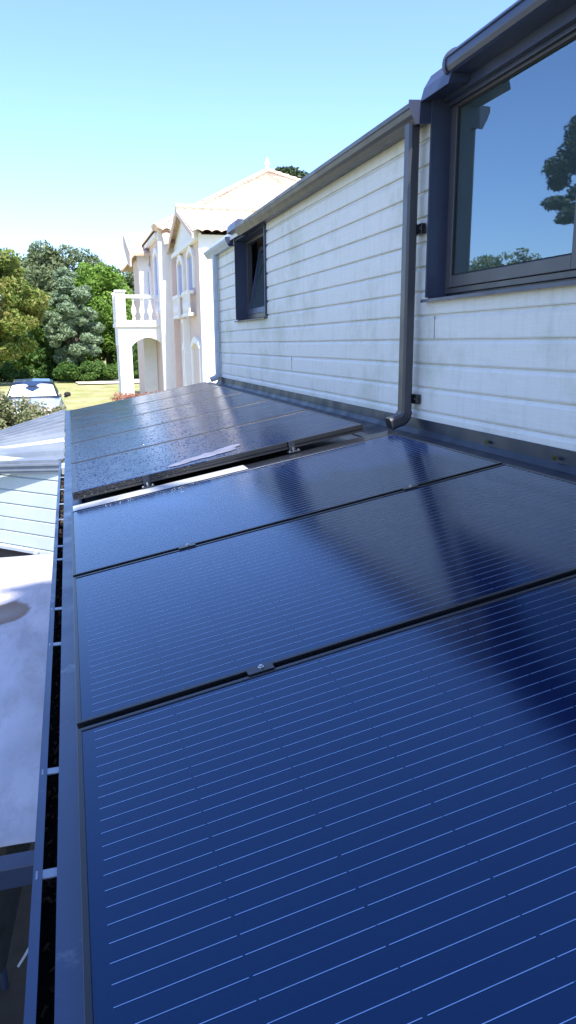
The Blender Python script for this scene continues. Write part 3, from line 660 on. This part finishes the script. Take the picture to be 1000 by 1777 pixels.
def fast_obj(name, vs, m_, parent=None, loc=(0, 0, 0)):
    off = np.array([0, 0, H])-np.array(base(parent) if parent else loc); n = len(vs)//4
    me = bpy.data.meshes.new(name); me.vertices.add(len(vs)); me.vertices.foreach_set('co', (vs+off).astype(np.float32).ravel())
    me.loops.add(len(vs)); me.loops.foreach_set('vertex_index', np.arange(len(vs), dtype=np.int32))
    me.polygons.add(n); me.polygons.foreach_set('loop_start', np.arange(0, len(vs), 4, dtype=np.int32)); me.polygons.foreach_set('loop_total', np.full(n, 4, dtype=np.int32))
    me.update(calc_edges=True); me.validate(); me.materials.append(m_)
    o = bpy.data.objects.new(name, me); sc.collection.objects.link(o); o.parent = parent
    if parent is None: o.location = loc
    return o
def clumps_in(cx, cy, zc, rx, ry, rz_, n, cr, seed, flat=1.0):
    rnd = random.Random(seed); out = []
    for i in range(n):
        while True:
            a, b, c = (rnd.uniform(-1, 1) for _ in range(3))
            if .25 < a*a+b*b+c*c < 1: break
        r = cr*rnd.uniform(.6, 1.3); out.append((cx+a*rx, cy+b*ry, zc+c*rz_, r, r, r*flat))
    return out
def tree(name, label, cat, x, y, top, rx, ry, leaf, count, size, seed, bottom=None, nclump=26, cr=None, flat=.8, group=None, trunk_r=.2, g=G0):
    t = thing(name, (x, y, g), label, cat, group); bottom = g+.6 if bottom is None else bottom
    zc = (top+bottom)/2; rz_ = (top-bottom)/2; cr = cr or min(rx, rz_)*.38
    cls = clumps_in(x, y, zc, rx*.80, ry*.80, rz_*.84, nclump, cr, seed, flat)
    fast_obj('crown', leaf_mesh(cls, count, size, seed), leaf, t)
    tb = MB(); rnd = random.Random(seed); pts = [(x+rnd.uniform(-.1, .1)*k, y, g-.1+(zc+rz_*.3-g)*k/5) for k in range(6)]
    tb.tube(pts, [trunk_r*(1.15-.16*k) for k in range(6)], 9)
    for q in cls[:10]: tb.tube([pts[2], tuple((Vector(pts[3])+Vector(q[:3]))/2), q[:3]], [trunk_r*.4, trunk_r*.25, trunk_r*.08], 6)
    obj('trunk', tb, M['wood_bark'], t); return t
tree('maple_tree', 'big round tree with leaves turning rust, left of the others behind the car', 'tree', -4.9, 49, 6.4, 4.3, 3.6, L['autumn'], 46000, .13, 11, nclump=110, cr=.75, flat=.6)
tree('eucalyptus_tree', 'silvery blue-green tree in the middle of the group behind the lawn', 'tree', .45, 52, 5.3, 2.1, 1.9, L['blue'], 26000, .13, 19, bottom=G0+.3, nclump=85, cr=.42, trunk_r=.10, flat=.65)
tree('holm_oak', 'grey-green rounded tree rising behind the silvery one', 'tree', -.1, 63, 8.1, 4.6, 2.8, L['olive'], 46000, .15, 13, nclump=100, cr=1.05)
tree('acacia_tree', 'bright yellow-green feathery tree right of the silvery one', 'tree', 2.8, 56, 5.9, 3.0, 2.2, L['bright'], 32000, .12, 14, nclump=100, cr=.55, flat=1.2)
tree('holm_oak', 'low olive-green tree just left of the balcony, farthest back', 'tree', 5.4, 68, 6.7, 4.0, 2.4, L['olive'], 20000, .15, 15, nclump=60, cr=.8)
tree('laurel_tree', 'dense green tree seen through the villa arch, above the ivy', 'tree', 4.6, 56, 2.6, 2.3, 1.8, L['ivy'], 11000, .15, 16, nclump=26, cr=.9)
tree('maple_tree', 'dark bushy tree low between the rusty tree and the silvery one', 'tree', -.9, 55, 2.6, 1.7, 1.6, L['ivy'], 8000, .16, 17, nclump=20, cr=.8)
hc = []
for i in range(34): hc.append((-9+i*.55, 54.3+.5*math.sin(i*1.7), G0+.45+.25*math.sin(i*2.3), .55, .5, .55+.2*math.sin(i)))
fast_h = fast_obj('hedge', leaf_mesh(hc, 16000, .11, 21), L['ivy'], None, (0, 54.3, 0)); tag(fast_h, 'low ivy hedge running along the far edge of the lawn', 'hedge')
cl2 = [(x, 59+random.uniform(-1, 1), G0+1.5+random.uniform(-.5, 1.6), 1.3, 1.3, 1.3) for x in np.linspace(-14, 14, 24)]
tag(fast_obj('thicket', leaf_mesh(cl2, 20000, .22, 22), L['ivy'], None, (0, 59, 0)), 'dark evergreen thicket filling in behind the trees', 'thicket', kind='stuff')
tree('laurel_shrub', 'low spreading green shrub at the foot of the silvery tree, above the gravel strip', 'shrub', 1.3, 51.2, -1.15, 2.6, 1.0, L['ivy'], 9000, .11, 61, bottom=G0+.1, nclump=40, cr=.4, trunk_r=.08)
tree('laurel_shrub', 'dark glossy shrub beside the balcony pier, at the lawn edge', 'shrub', 4.2, 53.5, .3, 1.3, 1.0, L['ivy'], 9000, .11, 62, bottom=G0+.1, nclump=40, cr=.45, trunk_r=.08)
# pine that peeps over the villa
tree('pine_tree', 'dark pine crown peeping over the villa roof', 'tree', 13.3, 45, 9.9, 1.5, 1.5, L['pine'], 12000, .13, 31, bottom=7.4, nclump=24, cr=.6, trunk_r=.3)
# shrubs
bs = clumps_in(-1.05, 13.2, -1.24, 1.05, .5, .22, 30, .22, 41)+[(-.75, 13.2, -.98, .12, .12, .14), (-1.15, 13.2, -.88, .14, .14, .18), (-.2, 13.3, -1.15, .14, .2, .14)]; bs += [(x, 13.2, G0+.35, .35, .4, .45) for x in np.linspace(-2.0, -.1, 7)]
bt = thing('variegated_shrub', (-.95, 13.2, G0), 'cream and green leafed shrub in front of the parked car', 'shrub')
fast_obj('foliage', leaf_mesh(bs, 26000, .036, 42, .3), L['pale'], bt)
st = MB(); rnd = random.Random(5)
for k in range(16):
    a = rnd.uniform(-.9, .9); st.tube([(-.95+a*.5, 13.2, G0), (-.95+a, 13.2+rnd.uniform(-.3, .3), -1.45)], [.015, .006], 5)
obj('stems', st, M['wood_bark'], bt)
pk = thing('red_shrub', (1.3, 15, G0), 'rusty pink clipped shrub at the foot of the villa balcony', 'shrub')
bp_ = [(x, 15+random.uniform(-.1, .1), -1.07+random.uniform(-.05, .05), .20, .22, .13) for x in np.linspace(.95, 1.95, 9)]+[(x, 15, -1.8, .22, .25, .5) for x in np.linspace(1.0, 2.1, 7)]
fast_obj('foliage', leaf_mesh(bp_, 7000, .028, 43, .3), L['pink'], pk)
st = MB()
for k in range(10): st.tube([(1.0+.11*k, 15, G0), (1.02+.11*k, 15.02, -1.2)], [.012, .005], 5)
obj('stems', st, M['wood_bark'], pk)
# trees standing left of the view: mirrored in the big window, and shading the near roof edge
pt = thing('pine_tree', (-11.6, 19.6, G0), 'tall pine standing left of the view, mirrored at the right edge of the big window', 'tree')
pc = [(-11.3, 19.7, 5.3, .55, .6, .42), (-10.9, 20.0, 4.9, .45, .5, .30), (-11.6, 19.4, 5.8, .8, .8, .5), (-12.1, 19.0, 5.0, .9, .9, .5), (-10.95, 20.1, 4.5, .30, .35, .18), (-11.6, 19.6, 4.2, .5, .5, .25), (-10.95, 20.1, 3.95, .42, .45, .16), (-11.5, 19.6, 3.6, .7, .6, .22), (-11.1, 19.9, 3.45, .25, .3, .1), (-12.5, 18.8, 4.0, .9, .9, .4), (-12.2, 19.2, 6.3, .8, .8, .4), (-12.8, 18.6, 5.8, .9, .9, .5)]
pc = [(a+.45, b+.25, c+.10, d*1.1, e*1.1, f*1.15) for a, b, c, d, e, f in pc]
fast_obj('crown', leaf_mesh(pc, 20000, .07, 51, .2), L['pine'], pt)
tb = MB(); tb.tube([(-12.2, 19.2, G0-.1), (-12.1, 19.2, 0), (-12.0, 19.3, 3), (-12.1, 19.2, 6)], [.25, .2, .14, .05], 9)
for q in pc: tb.tube([(-12.05, 19.25, q[2]-.7), q[:3]], [.06, .02], 6)
obj('trunk', tb, M['wood_bark'], pt)
tree('round_tree', 'small airy tree mirrored low in the big window, left one of two', 'tree', -18.4, 37.6, 4.75, 1.0, 1.0, L['olive'], 1500, .12, 52, bottom=2.6, nclump=12, cr=.5, trunk_r=.1)
tree('round_tree', 'small airy tree mirrored low in the big window, right one of two', 'tree', -19.8, 36.3, 4.9, 1.2, 1.0, L['olive'], 1500, .12, 53, bottom=2.6, nclump=14, cr=.5, trunk_r=.1)
tree('oak_tree', 'big dense tree behind the viewer that shades the near panels', 'tree', -.6, -5.2, 11.4, 4.8, 2.9, L['ivy'], 36000, .24, 54, bottom=2.4, nclump=60, cr=1.35, trunk_r=.3)

# ---------------------------------------------------------------- parked car
car = thing('parked_car', (-1.07, 23.6, G0), 'silver car with dark roof and a white sunshade behind its windscreen', 'car')
car.scale = (1, 1, .88); cx, cy = -1.07, 23.6                # car faces the camera; front bumper at cy-2.1
def csec(y, half, z0, z1, inset): return None
bd = MB()
def loft(mb, secs):
    k = len(mb.v); n = len(secs[0])
    for s in secs: mb.v += s
    for i in range(len(secs)-1):
        for j in range(n): mb.f.append((k+i*n+j, k+i*n+(j+1) % n, k+(i+1)*n+(j+1) % n, k+(i+1)*n+j))
    mb.f.append(tuple(k+j for j in range(n))[::-1]); mb.f.append(tuple(k+(len(secs)-1)*n+j for j in range(n)))
def sec(y, hw, zb, zt, tw):        # car cross-section, zb/zt above ground
    q = [(-hw*.9, zb), (-hw, zb+.15), (-hw, zb+(zt-zb)*.6), (-tw, zt-.04), (-tw*.6, zt), (0, zt+.012), (tw*.6, zt), (tw, zt-.04), (hw, zb+(zt-zb)*.6), (hw, zb+.15), (hw*.9, zb)]
    return [(cx+a, cy+y, G0+b) for a, b in q]
loft(bd, [sec(-2.1, .70, .28, .62, .55), sec(-2.0, .84, .22, .78, .68), sec(-1.6, .89, .20, .93, .74), sec(-1.0, .90, .20, 1.04, .78), sec(-.6, .90, .20, 1.08, .80), sec(.5, .90, .20, 1.06, .80), sec(1.6, .89, .20, 1.05, .78), sec(2.0, .85, .25, .98, .72), sec(2.12, .78, .35, .85, .65)])
body = obj('body', bd, M['car_paint'], car, bevel=.015, smooth=False)
cb = MB()
def cab(y, hw, z): return (y, hw, z)
def csec2(y, hw, zb, zt, tw): return [(cx+a, cy+y, G0+b) for a, b in ((-hw, zb), (-tw, zt-.05), (-tw*.85, zt), (0, zt+.02), (tw*.85, zt), (tw, zt-.05), (hw, zb))]
loft(cb, [csec2(-.78, .77, 1.03, 1.075, .75), csec2(-.30, .76, 1.03, 1.36, .66), csec2(.08, .75, 1.03, 1.56, .58), csec2(.6, .75, 1.03, 1.62, .57), csec2(1.2, .75, 1.03, 1.57, .56), csec2(1.75, .73, 1.02, 1.25, .62)])
roof = obj('roof', cb, M['car_dark'], car, bevel=.01)
def wpt(u, v, off=.012):           # windscreen surface, u -1..1, v 0..1 from the bottom
    y = -.76+.80*v; z = 1.085+.445*v; hw = .735-.16*v
    return (cx+u*hw, cy+y-off-.0, G0+z+off)
obj('windscreen', MB().add([wpt(-1, 0), wpt(1, 0), wpt(1, 1), wpt(-1, 1)], [(0,1,2,3)]), M['car_glass'], car)
ss = MB(); n = 24; top = []
for i in range(n+1):
    u = -1+2*i/n; top.append((u*.95, .86-.34*math.exp(-(u/.20)**2)-.10*abs(u)**5))
vs = [wpt(u*.98, .03, .02) for u, v in top]+[wpt(u, v, .02) for u, v in top]
obj('sunshade', MB().add(vs, [(i, i+1, i+n+2, i+n+1) for i in range(n)]), M['sunshade'], car)
obj('interior_mirror', MB().box(cx-.10, cx+.10, cy-.26, cy-.24, G0+1.40, G0+1.44), M['rubber'], car)
for s in (-1, 1):
    mr = obj('wing_mirror', MB().lathe((cx+s*.985, cy-.55, G0+1.06), [(.02, 0), (.085, .02), (.10, .08), (.085, .14), (.03, .16)], 12), M['rubber'], car)
    obj('mirror_arm', MB().box(cx+s*.93-.05, cx+s*.93+.05, cy-.57, cy-.53, G0+1.04, G0+1.08), M['rubber'], mr)
    obj('headlight', MB().lathe((cx+s*.62, cy-2.02, G0+.62), [(.02, 0), (.15, .02), (.16, .09), (.10, .14)], 14), M['lamp'], car)
    for yy in (-1.35, 1.35):
        tm = MB(); prof = [(-.10, .2), (-.10, .30), (-.08, .33), (.08, .33), (.10, .30), (.10, .2)]
        w_ = MB(); xx = cx+s*.80
        for i in range(24):
            a = 2*math.pi*i/24
            for p in prof: w_.v.append((xx+p[0], cy+yy+p[1]*math.cos(a), G0+.33+p[1]*math.sin(a)))
        for i in range(24):
            for j in range(5): w_.f.append((i*6+j, i*6+j+1, ((i+1) % 24)*6+j+1, ((i+1) % 24)*6+j))
        wh = obj('wheel', w_, M['rubber'], car)
        obj('rim', MB().tube([(xx-.09, cy+yy, G0+.33), (xx+.09, cy+yy, G0+.33)], .205, 20), M['lamp'], wh)
obj('bumper', MB().box(cx-.75, cx+.75, cy-2.16, cy-2.05, G0+.25, G0+.48), M['car_paint'], car, bevel=.03)
obj('grille', MB().box(cx-.40, cx+.40, cy-2.17, cy-2.161, G0+.36, G0+.46), M['rubber'], car)

# ---------------------------------------------------------------- villa
vl = thing('villa', (6, 26, G0), 'sunlit white two-storey villa with clay tile roofs and an arched balcony porch', 'villa')
def part(name, mb, m_, parent=vl, **k): return obj(name, mb, m_, parent, **k)
va = part('wall', MB().box(3.34, 9.5, 19.0, 23.6, G0, 2.62), M['pink_plaster'])
part('end_wall', MB().box(3.30, 9.6, 18.93, 18.998, G0, 2.62), M['plaster'])
part('wall', MB().box(2.93, 10.5, 23.6, 33, G0, 3.30), M['pink_plaster'])
part('projecting_wall', MB().box(2.86, 3.50, 23.5, 23.598, G0, 3.36).box(2.86, 2.928, 23.599, 23.75, G0, 3.36), M['plaster'])
part('rear_wall', MB().box(8, 17.8, 29, 40, G0, 4.0), M['plaster'])
part('cornice', MB().box(3.22, 3.338, 19.0, 23.4, 2.50, 2.62).box(2.80, 2.928, 23.76, 30, 3.18, 3.30), M['plaster'])
# openings in the left-hand front, each with white surround and balconet
def arc(y0, y1, z, rise, wd_, n=9):
    q = [(y0+(y1-y0)*i/n, z+rise*math.sin(math.pi*i/n)) for i in range(n+1)]
    o = [(y1+wd_-(y1-y0+2*wd_)*i/n, z+.001+(rise+wd_)*math.sin(math.pi*i/n)**.6) for i in range(n+1)]
    return q+o
def v_window(x, y0, y1, z0, z1, arch=True, sh=M['lilac']):
    sur = MB(); wd_ = .16
    sur.box(x-.06, x-.001, y0-wd_, y0, z0-.0, z1+.1).box(x-.06, x-.001, y1, y1+wd_, z0, z1+.1)
    sur.prism(arc(y0, y1, z1+.1, .14, wd_), 'x', x-.07, x-.001)
    w1 = part('window', sur, M['plaster'])
    part('pane', MB().box(x-.010, x-.004, y0, y1, z0, z1+.13), sh, w1); return w1
wA = v_window(3.34, 19.95, 20.75, 1.42, 2.12); wB = v_window(3.34, 21.75, 22.6, 1.36, 2.10)
for w_, y0, y1 in ((wA, 19.8, 20.9), (wB, 21.6, 22.75)):
    part('balconet', MB().box(3.12, 3.279, y0, y1, 1.28, 1.36).box(3.12, 3.279, y0, y1, .72, .80).box(3.14, 3.18, y0, y0+.06, .8, 1.28).box(3.14, 3.18, y1-.06, y1, .8, 1.28), M['plaster'], w_)
    bl = MB()
    for k in range(4): bl.lathe((3.17, y0+.2+k*(y1-y0-.4)/3, .80), [(.03, 0), (.06, .1), (.065, .18), (.03, .32), (.05, .48)], 8)
    part('baluster_row', bl, M['plaster'], w_)
def v_door(x, y0, y1, z1, m_):
    sur = MB().box(x-.06, x-.001, y0-.16, y0, G0, z1).box(x-.06, x-.001, y1, y1+.16, G0, z1)
    sur.prism(arc(y0, y1, z1, .13, .16), 'x', x-.075, x-.001)
    d_ = part('door', sur, M['plaster']); part('door_leaf', MB().box(x-.012, x-.004, y0, y1, G0, z1+.1), m_, d_); return d_
v_door(3.34, 19.35, 20.45, -.12, M['pink_plaster']); v_door(3.34, 21.15, 22.1, -.20, M['pink_plaster'])
part('pilaster', MB().box(3.15, 3.338, 20.95, 21.12, G0, .55).box(3.12, 3.338, 20.92, 21.15, .55, .66), M['plaster'])
part('pilaster', MB().box(3.16, 3.338, 22.95, 23.2, G0, 2.4), M['pink_plaster'])
v_window(2.93, 24.1, 25.0, 1.0, 2.55); v_window(2.93, 26.5, 27.3, .7, 2.3)
# pavilion column and its roof
part('column', MB().prism([(2.52, 2.95), (2.92, 2.95), (2.92, 2.7), (2.86, 2.55), (2.86, .66), (2.56, .66), (2.56, 2.55), (2.50, 2.75)], 'y', 26.6, 27.0), M['plaster'])
pr = part('roof', MB().add([(2.30, 26.3, 2.98), (3.4, 26.3, 2.98), (3.6, 28.8, 3.95), (2.42, 28.8, 3.95), (2.30, 26.3, 2.90), (3.4, 26.3, 2.90), (3.6, 28.8, 3.8), (2.42, 28.8, 3.8)], [(0,1,2,3), (7,6,5,4), (0,4,5,1), (3,2,6,7), (0,3,7,4), (1,5,6,2)]), M['tile'])
part('verge', MB().prism([(26.3, 2.99), (28.8, 3.96), (28.8, 3.5), (27.2, 2.7), (26.4, 2.55)], 'x', 2.24, 2.30), M['pink_plaster'], pr)
# tiled roofs with real half-round tile rows
def tiled_plane(mb, a, b, c, d_, pitch=.24, amp=.045):   # a-b eave, d-c top; tiles run up the slope
    a, b, c, d_ = map(Vector, (a, b, c, d_)); L_ = (b-a).length; nu = max(2, int(L_/pitch))*6; nrm = (b-a).cross(d_-a).normalized(); nrm = nrm if nrm.z > 0 else -nrm
    rows = 1; k = len(mb.v)
    for j in range(2):
        for i in range(nu+1):
            u = i/nu; p = (a.lerp(b, u)) if j == 0 else d_.lerp(c, u); mb.v.append(tuple(p+nrm*amp*abs(math.sin(math.pi*i/6))))
    for i in range(nu): mb.f.append((k+i, k+i+1, k+nu+2+i, k+nu+1+i))
def ridge(mb, a, b, r=.10, step=.36):
    a, b = Vector(a), Vector(b); n = max(1, int((b-a).length/step)); dd = (b-a)/n
    for i in range(n): p = a+dd*i; mb.tube([tuple(p), tuple(p+dd*1.12)], [r*1.15, r*.82], 8)
def hip(apex, x0, x1, y0, y1, z, fin=True, amp=.05):
    mb = MB(); A_ = (apex[0], apex[1], apex[2])
    tiled_plane(mb, (x0, y0, z), (x1, y0, z), A_, A_, amp=amp); tiled_plane(mb, (x0, y1, z), (x0, y0, z), A_, A_, amp=amp)
    mb.add([(x0, y1, z), (x1, y1, z), (x1, y0, z), A_], [(0,1,3), (1,2,3)])
    r_ = part('roof', mb, M['tile']); rg = MB()
    for c_ in ((x0, y0), (x1, y0), (x0, y1)): ridge(rg, (c_[0], c_[1], z+.05), (A_[0], A_[1], A_[2]+.05))
    part('ridge_tiles', rg, M['tile'], r_)
    if fin: part('finial', MB().lathe((A_[0], A_[1], A_[2]), [(.14, -.1), (.14, .10), (.06, .16), (.07, .22), (.12, .30), (.07, .38), (.02, .52)], 12), M['plaster'], r_)
    return r_
hip((8.05, 30, 6.55), 2.75, 13.3, 23.3, 36.7, 3.32)
hip((12.6, 34.5, 8.35), 7.6, 18.4, 28.6, 41, 4.05, False)
ga = MB(); tiled_plane(ga, (3.12, 18.7, 2.66), (9.6, 18.7, 2.66), (9.6, 21.3, 3.58), (3.12, 21.3, 3.58)); tiled_plane(ga, (9.6, 23.9, 2.66), (3.12, 23.9, 2.66), (3.12, 21.3, 3.58), (9.6, 21.3, 3.58))
gr_ = part('roof', ga, M['tile']); rg = MB(); ridge(rg, (3.10, 21.3, 3.62), (9.6, 21.3, 3.62)); part('ridge_tiles', rg, M['tile'], gr_)
part('gable', MB().prism([(18.8, 2.62), (23.8, 2.62), (21.3, 3.52)], 'x', 3.30, 3.36), M['plaster'], gr_)
part('verge', MB().prism([(18.7, 2.62), (21.3, 3.56), (23.9, 2.64), (23.9, 2.50), (21.3, 3.44), (18.7, 2.50)], 'x', 3.10, 3.14), M['pink_plaster'], gr_)
sg = MB(); tiled_plane(sg, (2.98, 22.9, 2.85), (3.5, 22.9, 2.85), (3.5, 23.5, 3.3), (2.98, 23.5, 3.3)); part('canopy', sg, M['tile'])
# porch with arch and balcony
px0, px1, py0, py1 = 1.60, 3.42, 24.5, 26.1; ax0, ax1 = 2.0, 3.05; zs, zc_ = -.07, .20
ar = [(px0, G0), (px0, .54), (px1, .54), (px1, G0), (ax1, G0), (ax1, zs)]
for i in range(1, 14):
    t = i/14; x = ax1+(ax0-ax1)*t; ar.append((x, zs+(zc_-zs)*math.sin(math.pi*t)**.8))
ar += [(ax0, zs), (ax0, G0)]
part('porch_arch', MB().prism(ar, 'y', py0, py0+.3), M['plaster'])
part('porch_side', MB().box(px0, px0+.3, py0+.301, py1, -.05, .54).box(px0+.02, px0+.28, py1-.35, py1, G0, -.051), M['plaster'])
part('balcony_floor', MB().box(px0-.06, px1, py0-.06, py1, .54, .66), M['plaster'])
bal = part('balustrade', MB().box(px0-.02, px1-.3, py0-.02, py0+.16, 1.42, 1.52).box(px0-.02, px0+.16, py0+.16, py1, 1.42, 1.52).box(px0, px1-.3, py0, py0+.14, .66, .74).box(px0, px0+.14, py0+.14, py1, .66, .74), M['plaster'])
prb = [(.05, 0), (.05, .06), (.035, .1), (.085, .24), (.08, .32), (.035, .48), (.035, .56), (.055, .60), (.055, .68)]
for k in range(5): part('baluster', MB().lathe((px0+.52+k*.26, py0+.07, .74), prb, 10), M['plaster'], bal)
for k in range(4): part('baluster', MB().lathe((px0+.07, py0+.5+k*.28, .74), prb, 10), M['plaster'], bal)
for x, y in ((px0-.03, py0-.04), (px1-.42, py0-.04), (px0-.03, py1-.3)): part('balcony_post', MB().box(x, x+.30, y, y+.30, .66, 1.60).box(x-.03, x+.33, y-.03, y+.33, 1.60, 1.66), M['plaster'], bal)
part('inner_pillar', MB().box(2.50, 2.92, 25.7, 26.0, G0, .54), M['clad_far'])
part('inner_door', MB().box(2.925, 3.0, 25.75, 26.0, G0, .2), M['tan'])
part('inner_pillar', MB().box(3.08, 3.30, 25.6, 25.9, G0, .54), M['plaster'])
